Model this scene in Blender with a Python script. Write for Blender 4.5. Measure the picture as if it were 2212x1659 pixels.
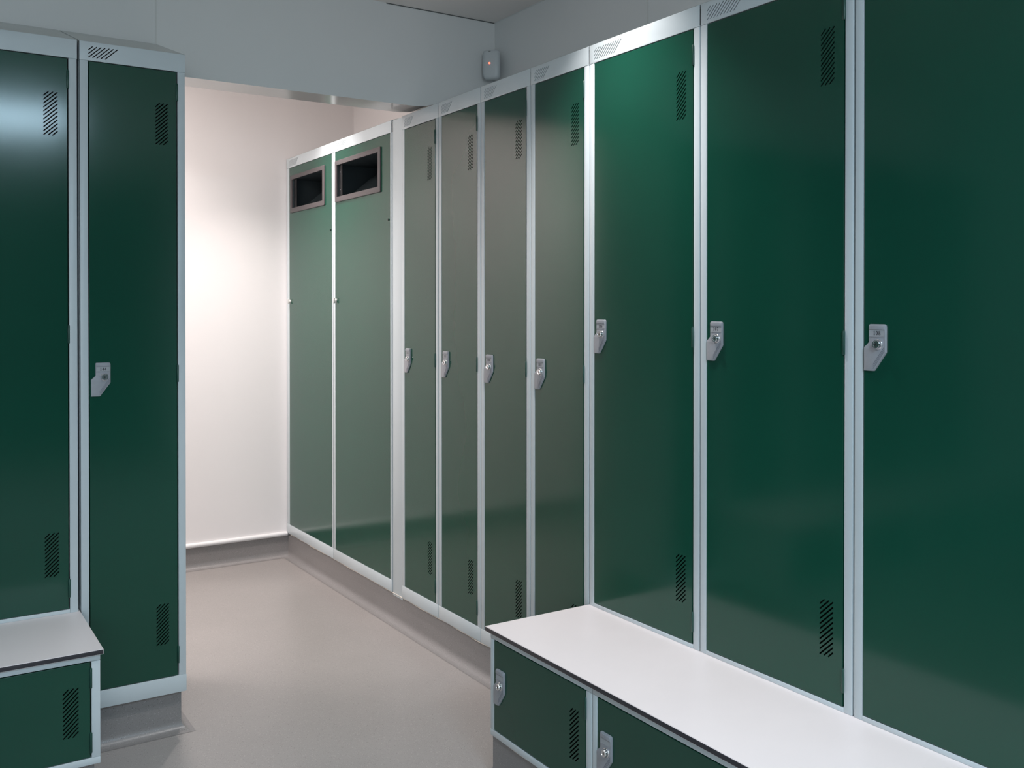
import bpy, bmesh, math, random
from mathutils import Vector, Matrix
from mathutils.geometry import tessellate_polygon
random.seed(4)
for o in list(bpy.data.objects): bpy.data.objects.remove(o)
SC = bpy.context.scene
COL = SC.collection
PI = math.pi

# ------------------------------------------------------------------ camera
W_, H_ = 2212, 1659
cam = bpy.data.cameras.new('camera'); camo = bpy.data.objects.new('camera', cam); COL.objects.link(camo)
cam.sensor_fit = 'HORIZONTAL'; cam.sensor_width = 36.0
cam.lens = 2081.5/W_*36.0
cam.shift_y = -(H_/2-680.0)/W_
camo.location = (-1.6894, 0, 1.2631)
camo.rotation_euler = (PI/2-0.0069, 0, -0.5718)
cam.clip_start = .02
SC.camera = camo

# ------------------------------------------------------------------ view, world
SC.view_settings.view_transform = 'Standard'; SC.view_settings.look = 'None'
SC.view_settings.gamma = 1; SC.view_settings.exposure = 0.0
SC.view_settings.use_curve_mapping = False
wd = bpy.data.worlds.new('world'); SC.world = wd; wd.use_nodes = True
wd.node_tree.nodes['Background'].inputs[0].default_value = (.8, .9, 1, 1)
wd.node_tree.nodes['Background'].inputs[1].default_value = .02

# ------------------------------------------------------------------ lights
CEIL = 2.419
def spot(name, loc, power, half, blend, col, rad=.035, aim=(0, 0)):
    l = bpy.data.lights.new(name, 'SPOT'); o = bpy.data.objects.new(name, l); COL.objects.link(o)
    o.location = loc; o.rotation_euler = (aim[0], aim[1], 0)
    l.energy = power; l.spot_size = math.radians(half*2); l.spot_blend = blend
    l.color = col; l.shadow_soft_size = rad
def area(name, loc, power, size, col, rot=(0, 0, 0), size_y=None, spread=180):
    l = bpy.data.lights.new(name, 'AREA'); o = bpy.data.objects.new(name, l); COL.objects.link(o)
    o.location = loc; o.rotation_euler = rot; l.energy = power; l.size = size; l.color = col
    l.spread = math.radians(spread)
    if size_y: l.shape = 'RECTANGLE'; l.size_y = size_y
WARM = (1, .92, .89); NEU = (1, .95, .93); COOL = (.86, .94, 1)
spot('downlight_by_lockers', (-.27, 2.05, CEIL-.01), 74, 46, .8, NEU)
spot('downlight_left_row', (-1.20, 1.80, CEIL-.01), 42, 50, 1, (.80, .92, 1))
spot('downlight_passage_side', (-.30, 4.08, CEIL-.01), 80, 48, .8, WARM)
spot('downlight_passage_end', (-.72, 4.28, CEIL-.01), 25, 54, .85, WARM)
spot('downlight_passage_left', (-1.75, 4.28, CEIL-.01), 25, 54, .85, WARM)
spot('downlight_front', (-.24, 0.0, CEIL-.01), 40, 55, .75, NEU)
area('ceiling_panel_front', (-1.12, -.58, CEIL-.01), 52, .66, (.58, .82, 1))
area('ceiling_panel_passage', (-1.5, 4.0, CEIL-.01), 30, .6, WARM)
area('front_fill', (-2.7, -3.15, 1.5), 44, 1.2, COOL, (PI/2, 0, 0))  # added fill light behind the camera, brightens the left row and bulkhead

# ------------------------------------------------------------------ materials
def mat(name, col, rough=.5, metal=0, spec=.5, coat=0, coat_rough=.1, emit=None, estr=0):
    m = bpy.data.materials.new(name); m.use_nodes = True
    b = m.node_tree.nodes['Principled BSDF']
    b.inputs['Base Color'].default_value = (*col, 1); b.inputs['Roughness'].default_value = rough
    b.inputs['Metallic'].default_value = metal; b.inputs['Specular IOR Level'].default_value = spec
    b.inputs['Coat Weight'].default_value = coat; b.inputs['Coat Roughness'].default_value = coat_rough
    if emit: b.inputs['Emission Color'].default_value = (*emit, 1); b.inputs['Emission Strength'].default_value = estr
    return m
def noisy(m, scale, amt, detail=3, bump=0, bscale=None, bdist=.001, stretch=(1, 1, 1)):
    """slight mottling of the colour and, if asked, a fine bump"""
    nt = m.node_tree; b = nt.nodes['Principled BSDF']; c = list(b.inputs['Base Color'].default_value)
    tc = nt.nodes.new('ShaderNodeTexCoord'); mp = nt.nodes.new('ShaderNodeMapping'); mp.inputs['Scale'].default_value = stretch
    nt.links.new(tc.outputs['Object'], mp.inputs[0])
    n = nt.nodes.new('ShaderNodeTexNoise'); n.inputs['Scale'].default_value = scale; n.inputs['Detail'].default_value = detail
    nt.links.new(mp.outputs[0], n.inputs['Vector'])
    r = nt.nodes.new('ShaderNodeValToRGB')
    r.color_ramp.elements[0].position = .3; r.color_ramp.elements[1].position = .7
    r.color_ramp.elements[0].color = (c[0]*(1-amt), c[1]*(1-amt), c[2]*(1-amt), 1)
    r.color_ramp.elements[1].color = (min(1, c[0]*(1+amt)), min(1, c[1]*(1+amt)), min(1, c[2]*(1+amt)), 1)
    nt.links.new(n.outputs['Fac'], r.inputs[0]); nt.links.new(r.outputs[0], b.inputs['Base Color'])
    if bump:
        n2 = nt.nodes.new('ShaderNodeTexNoise'); n2.inputs['Scale'].default_value = bscale or scale; n2.inputs['Detail'].default_value = 2
        nt.links.new(tc.outputs['Object'], n2.inputs['Vector'])
        bp = nt.nodes.new('ShaderNodeBump'); bp.inputs['Strength'].default_value = bump; bp.inputs['Distance'].default_value = bdist
        nt.links.new(n2.outputs['Fac'], bp.inputs['Height']); nt.links.new(bp.outputs[0], b.inputs['Normal'])
    return m
M = {}
M['green'] = noisy(mat('green_enamel', (.0052, .060, .037), .14, spec=.5), 2.2, .06, bump=.10, bscale=3.0, bdist=.004)
M['frame'] = noisy(mat('grey_enamel', (.57, .63, .655), .34), 3, .03)
M['top'] = noisy(mat('grey_enamel_lit_top', (.66, .70, .69), .45), 3, .03)  # same grey enamel as the frames, lightened as if more light reached it
M['inner'] = mat('locker_inside_shade', (.05, .06, .06), .6)  # grey inside painted dark to give the shade of a closed locker
M['hinge'] = mat('dark_green_hinge', (.008, .055, .04), .35)
M['plate'] = noisy(mat('lock_grey_plastic', (.32, .33, .36), .42), 60, .05)
M['label'] = mat('lock_label_grey', (.36, .37, .39), .5)
M['groove'] = mat('lock_groove', (.16, .17, .20), .6)
M['ink'] = mat('black_ink', (.02, .02, .025), .5)
M['chrome'] = mat('chrome', (.75, .75, .76), .14, 1)
M['latch'] = mat('pale_latch_metal', (.62, .62, .60), .3)
M['keyhole'] = mat('keyhole', (.02, .02, .02), .5)
M['laminate'] = noisy(mat('white_laminate', (.84, .765, .760), .38), 4, .02)
M['core'] = noisy(mat('black_laminate_core', (.035, .033, .04), .45), 40, .2)
M['wall'] = noisy(mat('wall_cladding', (.74, .76, .76), .32, spec=.4), 1.2, .02)
M['white_wall'] = noisy(mat('white_cladding', (.86, .83, .825), .35), 1.2, .015)
M['ceil'] = noisy(mat('ceiling_paint', (.90, .85, .82), .7), 2, .02)
M['far_wall'] = noisy(mat('dark_far_wall', (.05, .09, .08), .5), 2, .05)
M['joint'] = mat('wall_joint', (.66, .68, .67), .5)
M['seal'] = mat('cream_sealant', (.72, .66, .58), .5)
M['gap_grey'] = mat('gap_shade', (.12, .13, .13), .6)  # dark grey standing for shade in narrow gaps
M['rod'] = mat('white_capping', (.80, .79, .79), .35)
M['bezel'] = noisy(mat('grey_hatch_bezel', (.078, .068, .070), .5), 30, .05)
M['chute'] = noisy(mat('dark_chute_metal', (.030, .040, .044), .26, spec=.6), 6, .15)
M['black'] = mat('black_strip', (.006, .006, .007), .4)
M['sensor'] = mat('sensor_plastic', (.56, .60, .62), .35)
M['led'] = mat('red_led', (1, .1, .05), .3, emit=(1, .10, .05), estr=5)
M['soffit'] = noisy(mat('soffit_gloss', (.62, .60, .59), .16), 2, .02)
# speckled safety vinyl
def vinyl(name, base, rough=.36):
    m = mat(name, base, rough); nt = m.node_tree; b = nt.nodes['Principled BSDF']
    tc = nt.nodes.new('ShaderNodeTexCoord')
    def flecks(scale, thr, col, prev):
        v = nt.nodes.new('ShaderNodeTexVoronoi'); v.inputs['Scale'].default_value = scale
        nt.links.new(tc.outputs['Object'], v.inputs['Vector'])
        r = nt.nodes.new('ShaderNodeValToRGB'); r.color_ramp.elements[0].position = thr; r.color_ramp.elements[1].position = thr+.06
        r.color_ramp.elements[0].color = (1, 1, 1, 1); r.color_ramp.elements[1].color = (0, 0, 0, 1)
        nt.links.new(v.outputs['Distance'], r.inputs[0])
        mx = nt.nodes.new('ShaderNodeMix'); mx.data_type = 'RGBA'
        nt.links.new(r.outputs[0], mx.inputs['Factor']); nt.links.new(prev, mx.inputs['A'])
        mx.inputs['B'].default_value = (*col, 1)
        return mx.outputs['Result']
    n = nt.nodes.new('ShaderNodeTexNoise'); n.inputs['Scale'].default_value = 2.2; n.inputs['Detail'].default_value = 4
    nt.links.new(tc.outputs['Object'], n.inputs['Vector'])
    r = nt.nodes.new('ShaderNodeValToRGB'); r.color_ramp.elements[0].position = .35; r.color_ramp.elements[1].position = .65
    r.color_ramp.elements[0].color = tuple(c*.96 for c in base)+(1,); r.color_ramp.elements[1].color = tuple(c*1.04 for c in base)+(1,)
    nt.links.new(n.outputs['Fac'], r.inputs[0])
    o = flecks(260, .16, tuple(c*.60 for c in base), r.outputs[0])
    o = flecks(171, .13, tuple(min(1, c*1.5) for c in base), o)
    o = flecks(77, .05, tuple(c*.35 for c in base), o)
    nt.links.new(o, b.inputs['Base Color'])
    n2 = nt.nodes.new('ShaderNodeTexNoise'); n2.inputs['Scale'].default_value = 420; n2.inputs['Detail'].default_value = 1
    nt.links.new(tc.outputs['Object'], n2.inputs['Vector'])
    bp = nt.nodes.new('ShaderNodeBump'); bp.inputs['Strength'].default_value = .25; bp.inputs['Distance'].default_value = .0006
    nt.links.new(n2.outputs['Fac'], bp.inputs['Height']); nt.links.new(bp.outputs[0], b.inputs['Normal'])
    return m
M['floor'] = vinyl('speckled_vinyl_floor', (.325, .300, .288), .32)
M['cove'] = vinyl('speckled_vinyl_cove_shaded', (.235, .222, .218), .34)  # floor vinyl again, darkened to put the upright skirting's shade in its colour

# ------------------------------------------------------------------ mesh helpers
def obj(name, bm, mats, parent=None, smooth=None):
    me = bpy.data.meshes.new(name)
    bmesh.ops.recalc_face_normals(bm, faces=bm.faces[:])
    bm.to_mesh(me); bm.free()
    for m in (mats if isinstance(mats, (list, tuple)) else [mats]): me.materials.append(M[m])
    if smooth:
        for p in me.polygons: p.use_smooth = True
        try: me.set_sharp_from_angle(angle=math.radians(smooth))
        except Exception: pass
    o = bpy.data.objects.new(name, me); COL.objects.link(o); o.parent = parent
    return o
def tag(o, label=None, cat=None, group=None, kind=None):
    for k, v in (('label', label), ('category', cat), ('group', group), ('kind', kind)):
        if v: o[k] = v
    return o
def empty(name, loc, rz=0):
    e = bpy.data.objects.new(name, None); COL.objects.link(e); e.location = loc; e.rotation_euler = (0, 0, rz)
    e.empty_display_size = .05
    return e
def box(bm, x0, x1, y0, y1, z0, z1, bev=0, seg=2, mi=0):
    vs = [bm.verts.new((x, y, z)) for x in (x0, x1) for y in (y0, y1) for z in (z0, z1)]
    fs = []
    for q in ((0, 1, 3, 2), (4, 6, 7, 5), (0, 4, 5, 1), (2, 3, 7, 6), (0, 2, 6, 4), (1, 5, 7, 3)):
        f = bm.faces.new([vs[i] for i in q]); f.material_index = mi; fs.append(f)
    if bev:
        es = list({e for f in fs for e in f.edges})
        bmesh.ops.bevel(bm, geom=es, offset=bev, segments=seg, profile=.5, affect='EDGES')
    return vs
def inset(poly, d):
    """shift a closed CCW polygon (list of 2-tuples) inwards by d"""
    n = len(poly); out = []
    for i in range(n):
        a, b, c = Vector(poly[i-1]), Vector(poly[i]), Vector(poly[(i+1) % n])
        e1 = (b-a).normalized(); e2 = (c-b).normalized()
        n1 = Vector((-e1.y, e1.x)); n2 = Vector((-e2.y, e2.x))
        k = n1+n2; L = 1+n1.dot(n2)
        out.append(tuple(b+k*(d/max(L, .2))))
    return out
def sheet(bm, outer, holes, y0, t, b=0, mi=0, seg=2):
    """a plate in the local XZ plane: front face at y0 (towards -Y), thickness t, holes cut through, front rim rounded by b"""
    rings = []
    if b:
        for k in range(seg+1):
            a = (PI/2)*k/seg
            rings.append([(p[0], y0+b*(1-math.sin(a)), p[1]) for p in inset(outer, b*(1-math.cos(PI/2-a)) if 0 else b*(1-math.cos(a)))])
        rings = rings[::1]
        # k=0: y0+b, no inset ; k=seg: y0, inset b
    else:
        rings = [[(p[0], y0, p[1]) for p in outer]]
    front = rings[-1]
    loops = [front]+[[(p[0], y0, p[1]) for p in h] for h in holes]
    fv = [[bm.verts.new(p) for p in l] for l in loops]
    flat = [v for l in fv for v in l]
    tris = tessellate_polygon([[Vector((p[0], p[2], 0)) for p in l] for l in loops])
    for tr in tris:
        try: f = bm.faces.new([flat[i] for i in tr]); f.material_index = mi
        except ValueError: pass
    prev = fv[0]
    for rg in reversed(rings[:-1]):
        cur = [bm.verts.new(p) for p in rg]
        for i in range(len(cur)):
            j = (i+1) % len(cur); f = bm.faces.new((prev[i], prev[j], cur[j], cur[i])); f.material_index = mi
        prev = cur
    sides = [prev]+fv[1:]
    backs = []
    for l in sides:
        cur = [bm.verts.new((v.co.x, y0+t, v.co.z)) for v in l]
        for i in range(len(cur)):
            j = (i+1) % len(cur); f = bm.faces.new((l[i], l[j], cur[j], cur[i])); f.material_index = mi
        backs.append(cur)
    flatb = [v for l in backs for v in l]
    tris = tessellate_polygon([[Vector((v.co.x, v.co.z, 0)) for v in l] for l in backs])
    for tr in tris:
        try: f = bm.faces.new([flatb[i] for i in tr]); f.material_index = mi
        except ValueError: pass
def rect(x0, x1, z0, z1): return [(x0, z0), (x1, z0), (x1, z1), (x0, z1)]
def rrect(x0, x1, z0, z1, r, n=4):
    out = []
    for cx, cz, a0 in ((x1-r, z0+r, -90), (x1-r, z1-r, 0), (x0+r, z1-r, 90), (x0+r, z0+r, 180)):
        for k in range(n+1):
            a = math.radians(a0+90*k/n); out.append((cx+r*math.cos(a), cz+r*math.sin(a)))
    return out
def slot(xa, za, xb, zb, w):
    """a round-ended slot from (xa,za) to (xb,zb)"""
    a = math.atan2(zb-za, xb-xa); out = []; r = w/2
    for k in range(5):
        t = a-PI/2+PI*k/4; out.append((xb+r*math.cos(t), zb+r*math.sin(t)))
    for k in range(5):
        t = a+PI/2+PI*k/4; out.append((xa+r*math.cos(t), za+r*math.sin(t)))
    return out
SW = .0033
def door_vent(x0, z0):
    """thirteen slanting slots inside a 34 x 120 mm field"""
    hs = []; w, h, p, rise = .0335, .1195, .0109, .0320
    for k in range(11):
        za = k*p; zb = za+rise; xb = w
        if zb > h: xb = w*(h-za)/rise; zb = h
        if k == 10: xb = max(xb, .011)
        hs.append(slot(x0, z0+za, x0+xb, z0+zb, SW))
    for q in (1, 2):
        xa = w*q/3.0; hs.append(slot(x0+xa, z0, x0+w, z0+rise*(w-xa)/w, SW))
    return hs
def rail_vent(x0, z0, n):
    hs = []; h, p = .0305, .0110
    for k in (2, 1): hs.append(slot(x0, z0+k*.0105, x0+(h-k*.0105)*1.06, z0+h, SW*.85))
    for k in range(n-2): hs.append(slot(x0+k*p, z0, x0+k*p+h*1.06, z0+h, SW*.85))
    return hs
def lathe(bm, prof, cx, cz, n=24, mi=0):
    """prof: (radius, y) pairs, revolved about the local Y axis through (cx, cz)"""
    rows = []
    for r, y in prof:
        if r < 1e-6: rows.append([bm.verts.new((cx, y, cz))])
        else: rows.append([bm.verts.new((cx+r*math.cos(2*PI*k/n), y, cz+r*math.sin(2*PI*k/n))) for k in range(n)])
    for a, b in zip(rows, rows[1:]):
        for k in range(n):
            j = (k+1) % n
            if len(a) == 1 and len(b) == 1: continue
            if len(a) == 1: f = bm.faces.new((a[0], b[k], b[j]))
            elif len(b) == 1: f = bm.faces.new((a[k], a[j], b[0]))
            else: f = bm.faces.new((a[k], a[j], b[j], b[k]))
            f.material_index = mi
def vcyl(bm, x, y, z0, z1, r, n=12):
    rows = []
    for rr, z in ((0, z0), (r*.8, z0), (r, z0+.0012), (r, z1-.0012), (r*.8, z1), (0, z1)):
        rows.append([bm.verts.new((x, y, z))] if rr == 0 else [bm.verts.new((x+rr*math.cos(2*PI*k/n), y+rr*math.sin(2*PI*k/n), z)) for k in range(n)])
    for a, b in zip(rows, rows[1:]):
        for k in range(n):
            j = (k+1) % n
            if len(a) == 1: bm.faces.new((a[0], b[k], b[j]))
            elif len(b) == 1: bm.faces.new((a[k], a[j], b[0]))
            else: bm.faces.new((a[k], a[j], b[j], b[k]))

# ------------------------------------------------------------------ bold serif digits (unit height 1)
def ell(cx, cz, rx, rz, n=20): return [(cx+rx*math.cos(2*PI*k/n), cz+rz*math.sin(2*PI*k/n)) for k in range(n)]
def digit(d):
    """list of (outer, holes) in a box .62 wide, 1 high"""
    if d == '0': return [(ell(.31, .5, .29, .5), [ell(.31, .5, .10, .42)])]
    if d == '1': return [([(.10, 0), (.52, 0), (.52, .06), (.41, .09), (.41, 1), (.34, 1), (.10, .90), (.10, .85), (.21, .86), (.21, .09), (.10, .06)], [])]
    if d == '8': return [(ell(.31, .27, .29, .27), [ell(.31, .26, .11, .20)]), (ell(.31, .75, .25, .25), [ell(.31, .76, .09, .19)])]
    if d == '7': return [([(.16, 0), (.34, 0), (.58, .88), (.58, 1), (.07, 1), (.04, .70), (.09, .70), (.14, .82), (.44, .82)], [])]
    if d == '4': return [([(.30, 0), (.50, 0), (.50, .24), (.60, .24), (.60, .38), (.50, .38), (.50, 1), (.40, 1), (.02, .36), (.02, .24), (.30, .24)], [[(.30, .38), (.30, .70), (.11, .38)]])]
    if d == '6': return [(ell(.31, .30, .28, .30), [ell(.32, .29, .10, .22)]), ([(.03, .30), (.20, .34), (.24, .60), (.36, .84), (.54, .97), (.53, 1), (.26, .90), (.08, .65)], [])]
    if d == '2': return [([(.02, 0), (.58, 0), (.60, .26), (.54, .26), (.50, .17), (.20, .17), (.48, .46), (.57, .70), (.50, .92), (.30, 1), (.10, .93), (.02, .72), (.08, .70), (.18, .82), (.30, .82), (.37, .70), (.33, .50), (.02, .10)], [])]
    if d == '3': return [([(.05, .10), (.25, 0), (.47, .06), (.58, .28), (.52, .48), (.40, .56), (.52, .70), (.48, .92), (.28, 1), (.06, .85), (.10, .80), (.22, .86), (.32, .80), (.32, .66), (.18, .55), (.18, .51), (.34, .44), (.38, .26), (.32, .12), (.20, .10), (.10, .20), (.03, .18)], [])]
    if d == '5': return [([(.05, .10), (.25, 0), (.47, .08), (.58, .34), (.50, .56), (.24, .66), (.26, .82), (.54, .82), (.58, 1), (.18, 1), (.10, .52), (.30, .46), (.38, .30), (.34, .14), (.22, .10), (.12, .20), (.03, .18)], [])]

# ------------------------------------------------------------------ lock
LOCK_OUT = [(0, 0), (.0240, 0), (.0520, .0385), (.0520, .0900), (.0460, .0960), (.0160, .0960), (.0120, .0920), (.0120, .0590), (0, .0480)]
def rounded(poly, rs, n=3):
    out = []
    N = len(poly)
    for i in range(N):
        r = rs.get(i, 0)
        if not r: out.append(poly[i]); continue
        b = Vector(poly[i]); a = Vector(poly[i-1]); c = Vector(poly[(i+1) % N])
        p = b+(a-b).normalized()*r; q = b+(c-b).normalized()*r
        for k in range(n+1):
            t = k/n; out.append(tuple(p*(1-t)**2+b*2*t*(1-t)+q*t*t))
    return out
LOCK = rounded([(0, 0), (.0240, 0), (.0520, .0385), (.0520, .0960), (.0120, .0960), (.0120, .0590), (0, .0480)],
               {0: .001, 1: .002, 2: .002, 3: .006, 4: .004, 5: .001, 6: .001})
def make_lock(parent, x, z, number=None, y=0.001):
    """grey plastic cam-lock plate, lower left corner at (x, z); parts: plate > cylinder, label, digits"""
    P = lambda poly: [(x+a, z+b) for a, b in poly]
    bm = bmesh.new()
    sheet(bm, P(LOCK), [], y-.0050, .0050, .0014)
    # raised header above the number window, and raised lower body
    sheet(bm, P(rounded([(.0138, .0845), (.0502, .0845), (.0502, .0945), (.0138, .0945)], {2: .005, 3: .003})), [], y-.0068, .003, .0010)
    box(bm, x+.0128, x+.0512, y-.0058, y-.004, z+.0695, z+.0707, .0003)
    box(bm, x+.0494, x+.0512, y-.0058, y-.004, z+.0400, z+.0860, .0004)
    pl = obj('lock_plate', bm, 'plate', parent, 35)
    bm = bmesh.new()
    for k in range(3):
        o = .0038*k
        a = Vector((.0222+.004*.2, .0052+o*1.15)); b = Vector((.0492, .0412+o*1.15))
        sheet(bm, P(slot(a.x, a.y, b.x, b.y, .0009)), [], y-.0053, .0006)
    obj('groove_lines', bm, 'groove', pl)
    bm = bmesh.new()
    sheet(bm, P(rect(.0136, .0490, .0712, .0835)), [], y-.0055, .0008)
    obj('number_label', bm, 'label', pl)
    bm = bmesh.new(); cx, cz = x+.0350, z+.0550
    lathe(bm, [(.0108, y-.004), (.0108, y-.0062), (.0100, y-.0072), (.0090, y-.0076), (.0086, y-.0128), (.0078, y-.0140), (.0062, y-.0140), (.0058, y-.0132), (0, y-.0132)], cx, cz)
    cyl = obj('lock_cylinder', bm, 'chrome', pl, 40)
    bm = bmesh.new()
    lathe(bm, [(.0022, y-.0128), (.0022, y-.01345), (0, y-.01345)], cx, cz, 12)
    box(bm, cx-.0005, cx+.0005, y-.0135, y-.0125, cz-.0042, cz+.0042)
    obj('keyhole', bm, 'keyhole', pl)
    if number:
        bm = bmesh.new(); h = .0086; pitch = .0061; x0 = x+.0325-(len(number)*pitch)/2; z0 = z+.0735
        for i, ch in enumerate(number):
            for outer, holes in digit(ch):
                T = lambda L: [(x0+i*pitch+p[0]*h*.96, z0+p[1]*h) for p in L]
                sheet(bm, T(outer), [T(hh) for hh in holes], y-.0057, .0003)
        obj('number', bm, 'ink', pl)
    return pl

# ------------------------------------------------------------------ lockers (local frame: X right, -Y to the front, Z up)
DEP = .378
ZT = 1.897         # top of the front above the base of a full-height locker
SLOPE = math.tan(math.radians(17.5))
def shell(bm, w, h, d, g, y0=.020, mi=0):
    t = .0016
    box(bm, g, g+t, y0, d, .0, h-.0005); box(bm, w-g-t, w-g, y0, d, .0, h-.0005)
    box(bm, g+t, w-g-t, d-t, d, 0, h-.0005); box(bm, g+t, w-g-t, y0, d-t, .0, t); box(bm, g+t, w-g-t, y0, d-t, h-.0005-t, h-.0005)
def liner(bm):
    c = sum((v.co for v in bm.verts), Vector())/len(bm.verts)
    bmesh.ops.recalc_face_normals(bm, faces=bm.faces[:])
    lo = [min(v.co[i] for v in bm.verts) for i in range(3)]; hi = [max(v.co[i] for v in bm.verts) for i in range(3)]
    for f in bm.faces:
        m = f.calc_center_median()
        if all(lo[i]+.0005 < m[i] < hi[i]-.0005 for i in range(3)) : f.material_index = 1
def hinge(parent, x, z, y=.0005, L=.0505):
    bm = bmesh.new(); vcyl(bm, x, y, z, z+L, .0034)
    vcyl(bm, x, y, z+L-.0005, z+L+.002, .0018, 8)
    obj('hinge', bm, 'hinge', parent, 50)
def tall_locker(name, w, base, topz, rail_h, door_b, hinges, lock_z, number, vent_n, vents, g=.0015, door_top=1.843, stile_over=False):
    """base = 0, heights measured from the locker's own base; topz = height of the front"""
    e = empty(name, (0, 0, 0))
    bm = bmesh.new(); shell(bm, w, topz, DEP, g, .0205); liner(bm); obj('carcass', bm, ['frame', 'inner'], e)
    # sloping top
    bm = bmesh.new(); zt = topz
    prof = [(0, zt), (DEP, zt), (DEP, zt+DEP*SLOPE)]
    a = [bm.verts.new((g, y, z)) for y, z in prof]; b = [bm.verts.new((w-g, y, z)) for y, z in prof]
    bm.faces.new(a); bm.faces.new(b)
    for i in range(3): j = (i+1) % 3; bm.faces.new((a[i], a[j], b[j], b[i]))
    obj('sloping_top', bm, 'top', e)
    # frame: vented top rail, two stiles, bottom rail
    bm = bmesh.new(); sx = .0228; rz = topz-.0535
    sheet(bm, rect(g, w-g, rz, topz), rail_vent(.0250, topz-.0440, vent_n), 0, .0016, .0010)
    box(bm, g, w-g, .0016, .020, topz-.0016, topz-.0004); box(bm, g, w-g, .0016, .020, rz, rz+.0016)
    zb = 0.0 if stile_over else rail_h
    box(bm, g+.0008, sx, .0008, .0200, zb, rz, .0014); box(bm, w-sx, w-g-.0008, .0008, .0200, zb, rz, .0014)
    if stile_over: box(bm, sx, w-sx, .0004, .0200, 0, rail_h, .0012)
    else: box(bm, g, w-g, 0, .0200, 0, rail_h, .0012)
    obj('frame', bm, 'frame', e, 40)
    # door
    dl, dr, db, dt = .0252, w-.0262, door_b, rz-.0024
    bm = bmesh.new(); hs = []
    for z in vents: hs += door_vent(dr-.0257-.0335, z)
    sheet(bm, rect(dl, dr, db, dt), hs, .0012, .0009, .0007)
    for q in ((dl, dl+.0015, db, dt), (dr-.0015, dr, db, dt)): box(bm, q[0], q[1], .0027, .019, q[2], q[3])
    box(bm, dl, dr, .0027, .019, db, db+.0015); box(bm, dl, dr, .0027, .019, dt-.0015, dt)
    door = obj('door', bm, 'green', e)
    for z in hinges: hinge(door, dr+.0016, z)
    if lock_z: make_lock(e, dl+.0030, lock_z, number, .0012)
    return e
YL = 2.9422; ZB = .12
S = [4.7465, 4.1318, 3.5199, 3.4292, 3.1264, 2.8236, 2.5192, 2.2163, 1.7630, 1.3070, .8510]
ROW_R = 'tall lockers along the right-hand row'
def put(e, row, a, z, label, cat='locker', group=None):
    if row == 'R': e.location = (0, a, z); e.rotation_euler = (0, 0, -PI/2)
    else: e.location = (a, YL, z)
    tag(e, label, cat, group)
narrow_labels = {
    3: ('102', 'narrow green locker beside the plain grey filler strip'),
    4: ('103', 'narrow green locker, second from the plain grey filler strip'),
    5: ('104', 'narrow green locker whose foot sits behind the left corner of the bench'),
    6: ('105', 'narrow green locker just left of the brightly lit wide locker 106')}
for i in (3, 4, 5, 6):
    num, lab = narrow_labels[i]
    e = tall_locker('tall_locker', S[i]-S[i+1], 0, ZT, .0480, .0500, (1.751, .924, .0868), .8910, num, 7, (1.6235, .1475))
    put(e, 'R', S[i], ZB, lab, group=ROW_R)
SEAT = .437-.03
for i, num, lab in ((7, '106', 'wide green locker numbered 106, brightly lit at its top'),
                    (8, '107', 'wide green locker numbered 107, above the right bench'),
                    (9, '108', 'wide dark green locker numbered 108, cut by the right photo edge')):
    ht = ZB+ZT-SEAT; o = SEAT-ZB
    e = tall_locker('tall_locker', S[i]-S[i+1], 0, ht, .0105, .0120, (1.751-o, 1.0445-o, .3290-o), 1.0145-o, num, 11, (1.6235-o, .3940-o),
                    g=.0020, stile_over=True)
    put(e, 'R', S[i], SEAT, lab, group=ROW_R)
# left row
wl = .2921
e = tall_locker('tall_locker', wl, 0, ZT, .0500, .0520, (1.7565, .9240, .0870), .8918, '144', 7, (1.6245, .1500), g=.0006)
put(e, 'L', -.9520-wl, ZB, 'narrow dark green locker numbered 144 at the right end of the left row', group='tall lockers in the left row')
ht = ZB+ZT-SEAT; o = SEAT-ZB
e = tall_locker('tall_locker', .4550, 0, ht, .0105, .0120, (1.7580-o, 1.0445-o, .3310-o), 1.0145-o, None, 11, (1.6235-o, .3960-o), g=.0006, stile_over=True)
put(e, 'L', -1.2488-.4550, SEAT, 'wide dark green locker with pale blue sheen, above the left bench', group='tall lockers in the left row')

def copy_tree(o, parent=None):
    c = o.copy(); COL.objects.link(c); c.parent = parent
    for ch in [x for x in bpy.data.objects if x.parent == o]: copy_tree(ch, c)
    return c
for k in range(3):
    c = copy_tree(e); c.location.x -= .4550*(k+1)
    c['label'] = ('second', 'third', 'fourth')[k]+' wide green locker from locker 144 along the left row, beyond the left photo edge'

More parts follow.
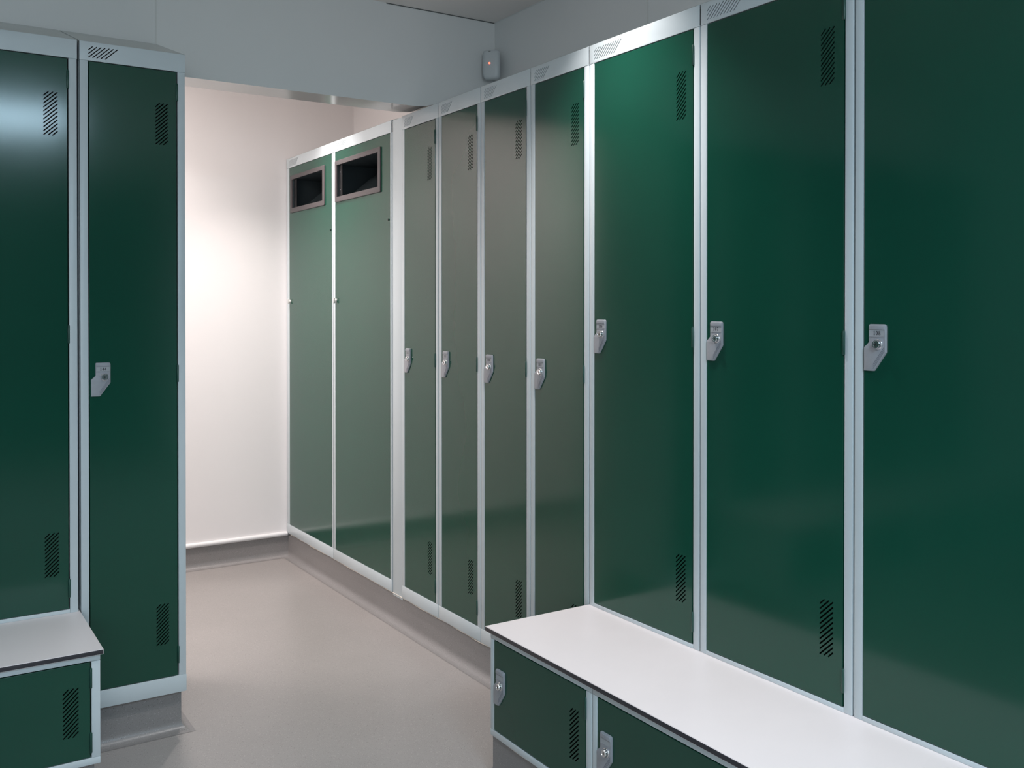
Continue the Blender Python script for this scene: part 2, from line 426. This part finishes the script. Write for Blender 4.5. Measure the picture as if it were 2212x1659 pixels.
# ------------------------------------------------------------------ the two collection lockers with hatches, at the far end
def hatch_locker(i, bz, label):
    w = S[i]-S[i+1]; g = .0015; e = empty('hatch_locker', (0, 0, 0)); topz = ZT+.0015
    bm = bmesh.new(); shell(bm, w, topz, DEP, g, .0205); liner(bm); obj('carcass', bm, ['frame', 'inner'], e)
    bm = bmesh.new(); prof = [(0, topz), (DEP, topz), (DEP, topz+DEP*SLOPE)]
    a = [bm.verts.new((g, y, z)) for y, z in prof]; b = [bm.verts.new((w-g, y, z)) for y, z in prof]
    bm.faces.new(a); bm.faces.new(b)
    for k in range(3): j = (k+1) % 3; bm.faces.new((a[k], a[j], b[j], b[k]))
    obj('sloping_top', bm, 'top', e)
    bm = bmesh.new(); sl = .042 if i == 0 else .025; sr = .0150; rz = topz-.0490; rb = .0470
    sheet(bm, rect(g, w-g, rz, topz), rail_vent(sl+.004, topz-.0410, 11), 0, .0016, .0010)
    box(bm, g, w-g, .0016, .020, topz-.0016, topz-.0004); box(bm, g, w-g, .0016, .020, rz, rz+.0016)
    box(bm, g+.0008, sl-.0015, .0008, .0200, rb, rz, .0014); box(bm, w-sr, w-g-.0008, .0008, .0200, rb, rz, .0014)
    box(bm, g, w-g, 0, .0200, 0, rb, .0012)
    obj('frame', bm, 'frame', e, 40)
    # door with the hatch opening
    dl, dr, db, dt = sl, w-sr-.0022, rb+.0018, rz-.0018
    ox0, ox1 = (.0652, .5190) if i == 0 else (.0320, .5120)   # bezel outer
    oz0, oz1 = 1.651-.03-.0, 1.8355-.03-.0                       # above floor handled below
    oz0, oz1 = 1.7705-.03-ZB, 1.9570-.03-ZB
    ix0, ix1, iz0, iz1 = ox0+.0255 if i == 0 else ox0+.0220, ox1-.0230, 1.7935-.03-ZB, 1.9365-.03-ZB
    bm = bmesh.new()
    sheet(bm, rect(dl, dr, db, dt), [rect(ix0-.004, ix1+.004, iz0-.004, iz1+.004)], .0012, .0009, .0007)
    for q in ((dl, dl+.0015, db, dt), (dr-.0015, dr, db, dt)): box(bm, q[0], q[1], .0027, .019, q[2], q[3])
    box(bm, dl, dr, .0027, .019, db, db+.0015); box(bm, dl, dr, .0027, .019, dt-.0015, dt)
    door = obj('door', bm, 'green', e)
    bm = bmesh.new(); sheet(bm, rrect(ox0, ox1, oz0, oz1, .006), [rect(ix0, ix1, iz0, iz1)], -.0045, .0055, .0015)
    bz_ = obj('hatch_bezel', bm, 'bezel', e, 40)
    # dark chute: five sides, with a sloping deflector and a bracket strip with two screws
    bm = bmesh.new(); t = .0015; cd = .21
    box(bm, ix0-t, ix0, .0014, cd, iz0, iz1); box(bm, ix1, ix1+t, .0014, cd, iz0, iz1)
    box(bm, ix0, ix1, .0014, cd, iz1, iz1+t); box(bm, ix0, ix1, cd-t, cd, iz0, iz1)
    v = [bm.verts.new(p) for p in ((ix0, .03, iz0), (ix1, .03, iz0), (ix1, cd-t, iz0+.075), (ix0, cd-t, iz0+.075))]; bm.faces.new(v)
    v = [bm.verts.new(p) for p in ((ix0, .0014, iz0), (ix1, .0014, iz0), (ix1, .03, iz0), (ix0, .03, iz0))]; bm.faces.new(v)
    v = [bm.verts.new(p) for p in ((ix0+.03, .04, iz0+.001), (ix0+.20, cd-t, iz0+.075), (ix0+.03, cd-t, iz1-.002))]; bm.faces.new(v)
    obj('chute', bm, 'chute', e)
    bm = bmesh.new(); box(bm, ix0+.001, ix0+.036, .008, .010, iz0+.001, iz1-.001); br = obj('bracket', bm, 'black', e)
    for zz in (iz0+.032, iz1-.032):
        bm = bmesh.new(); lathe(bm, [(.0030, .0078), (.0028, .0066), (0, .0062)], ix0+.016, zz, 10); obj('screw', bm, 'chrome', br, 50)
    # stubby turn latch on the left edge, black pin on the right
    bm = bmesh.new(); lz = 1.2975-ZB
    lathe(bm, [(.0085, .0012), (.0085, -.004), (.0070, -.006), (0, -.0062)], dl+.010, lz, 16)
    box(bm, dl+.0065, dl+.0135, -.0125, -.0050, lz-.013, lz+.012, .0020)
    obj('turn_latch', bm, 'latch', e, 40)
    bm = bmesh.new(); lathe(bm, [(.0045, .0012), (.0045, -.002), (0, -.003)], dr-.012, 1.621-ZB, 10); obj('pin', bm, 'black', e)
    put(e, 'R', S[i], ZB, label, group='hatch lockers at the end of the passage')
hatch_locker(0, 0, 'green locker with a dark hatch, set against the white end wall')
hatch_locker(1, 0, 'green locker with a dark hatch, beside the plain grey filler strip')
# filler strip
bm = bmesh.new(); box(bm, .004, .022, S[3]+.0015, S[2]-.0015, .108, ZB+ZT-.001, .0012)
tag(obj('filler_strip', bm, 'frame', None, 40), 'tall narrow plain grey filler strip between the hatch lockers and the narrow lockers', 'filler panel')

# ------------------------------------------------------------------ bench lockers and benches
def bench_locker(w, d, number=None, lock=True):
    h = .4240-.1495; e = empty('bench_locker', (0, 0, 0)); g = .0018
    bm = bmesh.new(); shell(bm, w, h, d, g, .0205); liner(bm); obj('carcass', bm, ['frame', 'inner'], e)
    bm = bmesh.new()
    box(bm, g, .0180, .0004, .0200, .0170, h-.0150, .0014); box(bm, w-.0225, w-g, .0004, .0200, .0170, h-.0150, .0014)
    box(bm, g, w-g, 0, .0200, 0, .0170, .0012); box(bm, g, w-g, .0004, .0200, h-.0145, h, .0012)
    obj('frame', bm, 'frame', e, 40)
    dl, dr, db, dt = .0200, w-.0255, .0190, h-.0170
    bm = bmesh.new()
    sheet(bm, rect(dl, dr, db, dt), door_vent(dr-.0280-.0335, .0790), .0012, .0009, .0007)
    for q in ((dl, dl+.0015, db, dt), (dr-.0015, dr, db, dt)): box(bm, q[0], q[1], .0027, .019, q[2], q[3])
    box(bm, dl, dr, .0027, .019, db, db+.0015); box(bm, dl, dr, .0027, .019, dt-.0015, dt)
    door = obj('door', bm, 'green', e)
    hinge(door, dr+.0016, .0300); hinge(door, dr+.0016, .1920)
    make_lock(e, dl+.0025, .0920, None, .0012)
    return e
BX = -.3430; ZL = .1495-.03
for k, (y, w, lab) in enumerate(((2.2014, .4477, 'low green locker under the far end of the right bench'),
                   (1.7537, .4537, 'low green locker under the right bench, second from its far end'),
                   (1.3000, .4490, 'low green locker under the near end of the right bench'))):
    e = bench_locker(w, .37-BX-.006); e.location = (BX, y, ZL); e.rotation_euler = (0, 0, -PI/2)
    tag(e, lab, 'locker', 'low lockers under the right bench')
e = bench_locker(.4550, .730); e.location = (-1.2503-.4550, YL-.3500, ZL)
tag(e, 'low green locker under the left bench', 'locker')
for k in range(3):
    c = copy_tree(e); c.location.x -= .4550*(k+1)
    c['label'] = ('second', 'third', 'fourth')[k]+' low green locker from the right end under the left bench'; c['group'] = 'low lockers under the left bench'
e['group'] = 'low lockers under the left bench'
def seat(x0, x1, y0, y1, label):
    bm = bmesh.new()
    box(bm, x0, x1, y0, y1, .4240-.03, .4364-.03, .0008, 2, 1)
    box(bm, x0+.0006, x1-.0006, y0+.0006, y1-.0006, .4364-.03, .4370-.03, .0002, 1, 0)
    tag(obj('bench', bm, ['laminate', 'core'], None, 40), label, 'bench')
seat(-.3490, .3660, .8510, 2.2170, 'long white bench top with black edge in front of lockers 106, 107 and 108')
seat(-3.0700, -1.2450, YL-.3560, 3.3240, 'grey-looking bench top with black edge at the left, beside locker 144')

# ------------------------------------------------------------------ room shell
XW = .370; YW = 3.330; YW2 = 3.470; SOF = 2.072-.03; YB = S[0]+.0; XL = -3.4; YF = -3.2
def struct(name, bm, m, smooth=None): return tag(obj(name, bm, m, None, smooth), kind='structure')
bm = bmesh.new(); box(bm, XL, XW, YF, YB+.05, -.05, 0); struct('floor', bm, 'floor')
bm = bmesh.new(); box(bm, XL, XW, YF, YW, CEIL, CEIL+.08); box(bm, XL, XW, YW2, YB+.1, CEIL, CEIL+.08); struct('ceiling', bm, 'ceil')
bm = bmesh.new(); box(bm, XW, XW+.1, YF, YW2-.001, 0, CEIL+.08); struct('wall_right', bm, 'wall')
bm = bmesh.new(); box(bm, XW, XW+.1, YW2, YB+.1, 0, CEIL+.08); struct('wall_passage_right', bm, 'white_wall')
bm = bmesh.new(); box(bm, XL, XW, YB+.002, YB+.1, 0, CEIL+.08); struct('wall_back', bm, 'white_wall')
bm = bmesh.new(); box(bm, XL-.1, XL, YF, YB+.1, 0, CEIL+.08); struct('wall_left', bm, 'wall')
bm = bmesh.new(); box(bm, XL-.1, XW+.1, YF-.1, YF, 0, CEIL+.08); struct('wall_front', bm, 'far_wall')
# partition with the bulkhead: solid on the left, open in the middle, cut to the lockers' slope on the right
bm = bmesh.new(); JX = -.962
pts = [(XL, 0), (JX, 0), (JX, SOF), (.010, SOF), (.060, ZB+ZT+.060*SLOPE+.012), (XW, ZB+ZT+XW*SLOPE+.012), (XW, CEIL+.08), (XL, CEIL+.08)]
sheet(bm, pts, [], YW, YW2-YW)
bmesh.ops.recalc_face_normals(bm, faces=bm.faces[:])
for f in bm.faces:
    c = f.calc_center_median()
    if abs(f.normal.y) > .5 and c.y > YW+.07: f.material_index = 1
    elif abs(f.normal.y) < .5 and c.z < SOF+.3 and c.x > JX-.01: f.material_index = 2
struct('wall_bulkhead', bm, ['wall', 'white_wall', 'soffit'])
# panel joints of the cladding, ceiling line
n = 0
def trim(x0, x1, y0, y1, z0, z1, m):
    global n; n += 1
    bm = bmesh.new(); box(bm, x0, x1, y0, y1, z0, z1); struct('trim_%d' % n, bm, m)
xj = -.950
trim(xj-.0022, xj+.0022, YW-.0018, YW, SOF+.09, CEIL, 'joint')
trim(XW-.0018, XW, 2.388-.002, 2.388+.002, 2.02, CEIL, 'joint')
trim(-.112, XW, YW-.0015, YW, CEIL-.0035, CEIL, 'gap_grey')  # dark strip painted in for the shadow gap under the ceiling
trim(XW-.0015, XW, YF, YW, CEIL-.0030, CEIL, 'joint')

# ------------------------------------------------------------------ coved skirtings (vinyl carried up the plinths)
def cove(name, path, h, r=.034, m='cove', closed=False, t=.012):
    """path: floor-plan points of the plinth face, room on the left of the direction of travel"""
    prof = [(0, None), (0, r)]
    for k in range(1, 7):
        a = (PI/2)*k/6; prof.append((r-r*math.cos(a), r-r*math.sin(a)))
    prof.append((r+.004, .0006))
    N = len(path); nrm = []; H = h if isinstance(h, list) else [h]*N
    for i in range(N):
        ds = []
        if i > 0: d = Vector(path[i])-Vector(path[i-1]); ds.append(Vector((-d.y, d.x)).normalized())
        if i < N-1: d = Vector(path[i+1])-Vector(path[i]); ds.append(Vector((-d.y, d.x)).normalized())
        k = sum(ds, Vector((0, 0))); nrm.append(k/max(.3, k.dot(ds[0])) if len(ds) > 1 else ds[0])
    bm = bmesh.new(); rows = []
    for p, nn, h in zip(path, nrm, H):
        rows.append([bm.verts.new((p[0]+nn.x*o, p[1]+nn.y*o, max(h if z is None else z, .0006))) for o, z in prof])
        back = bm.verts.new((p[0]-nn.x*t, p[1]-nn.y*t, h)); rows[-1].insert(0, back)
    for a, b in zip(rows, rows[1:]):
        for k in range(len(a)-1): bm.faces.new((a[k], a[k+1], b[k+1], b[k]))
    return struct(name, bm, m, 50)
PX = .0060
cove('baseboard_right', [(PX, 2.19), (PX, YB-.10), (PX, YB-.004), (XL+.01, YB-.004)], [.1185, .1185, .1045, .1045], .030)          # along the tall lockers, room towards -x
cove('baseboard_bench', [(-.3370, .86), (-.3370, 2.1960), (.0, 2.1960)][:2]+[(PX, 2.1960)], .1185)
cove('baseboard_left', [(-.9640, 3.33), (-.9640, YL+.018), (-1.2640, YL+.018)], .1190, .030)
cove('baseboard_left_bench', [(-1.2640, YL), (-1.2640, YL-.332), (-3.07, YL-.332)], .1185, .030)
# white capping rod on the end wall's skirting
bm = bmesh.new(); nn = 12; rows = []
for x in (XL+.01, -.001):
    rows.append([bm.verts.new((x, YB-.004+.012*math.cos(2*PI*k/nn)-.0, .1155+.0115*math.sin(2*PI*k/nn))) for k in range(nn)])
for k in range(nn): j = (k+1) % nn; bm.faces.new((rows[0][k], rows[0][j], rows[1][j], rows[1][k]))
bm.faces.new(rows[0]); bm.faces.new(rows[1]); n += 1
struct('trim_%d' % n, bm, 'rod', 40)
# wavy bead of sealant under the lockers
def bead(path, r, m):
    global n; n += 1
    bm = bmesh.new(); rows = []; q = 6
    for i, p in enumerate(path):
        d = Vector(path[min(i+1, len(path)-1)])-Vector(path[max(i-1, 0)]); d.normalize()
        sd = Vector((-d.y, d.x, 0))
        rr = r*(1+.35*math.sin(i*1.3)+.2*math.sin(i*.37))
        rows.append([bm.verts.new(Vector(p)+sd*rr*math.cos(2*PI*k/q)+Vector((0, 0, rr*math.sin(2*PI*k/q)))) for k in range(q)])
    for a, b in zip(rows, rows[1:]):
        for k in range(q): j = (k+1) % q; bm.faces.new((a[k], a[j], b[j], b[k]))
    bm.faces.new(rows[0]); bm.faces.new(rows[-1]); struct('trim_%d' % n, bm, m, 60)
path = []
y = 2.21
while y < YB-.02:
    path.append((PX-.0030, y, .1178+.0010*math.sin(y*17)+.0008*math.sin(y*41+1))); y += .03
bead(path, .0016, 'seal')
path = [(-.3390, .87+.03*k, .1180+.0004*math.sin(k*.9)) for k in range(44)]
bead(path, .0013, 'seal')

# ------------------------------------------------------------------ motion sensor in the corner
e = empty('motion_sensor', (.318, 3.268, 2.258-.03), -PI/4+.05)
tag(e, 'small rounded grey motion sensor with glowing red light, high in the wall corner', 'motion sensor')
bm = bmesh.new()
rows = []; N = 28
for z, sx, sy, yo in ((-.0600, .10, .10, .0), (-.0590, .55, .45, .0), (-.0560, .75, .70, 0), (-.050, .90, .88, 0), (-.040, .98, .98, 0), (-.02, 1, 1, 0), (.03, 1, .98, 0), (.046, .98, .92, 0), (.0535, .93, .84, 0), (.0570, .80, .70, 0), (.0580, .60, .5, 0), (.0582, .1, .1, 0)):
    rg = []
    for k in range(N):
        a = 2*PI*k/N; c, s = math.cos(a), math.sin(a); p = .55
        rg.append(bm.verts.new((.0345*sx*math.copysign(abs(c)**p, c), .021*sy*math.copysign(abs(s)**p, s)+yo, z)))
    rows.append(rg)
for a, b in zip(rows, rows[1:]):
    for k in range(N): j = (k+1) % N; bm.faces.new((a[k], a[j], b[j], b[k]))
bm.faces.new(rows[0]); bm.faces.new(rows[-1])
obj('sensor_body', bm, 'sensor', e, 60)
bm = bmesh.new(); lathe(bm, [(.0034, -.0195), (.0034, -.0218), (.002, -.0226), (0, -.0230)], -.0055, .0035, 12); obj('red_light', bm, 'led', e, 60)
bm = bmesh.new(); box(bm, -.0095, -.001, -.0195, -.017, .0500, .0522); obj('notch', bm, 'gap_grey', e)
bm = bmesh.new(); box(bm, -.016, .016, .018, .060, -.02, .02, .002); obj('mounting_bracket', bm, 'sensor', e)
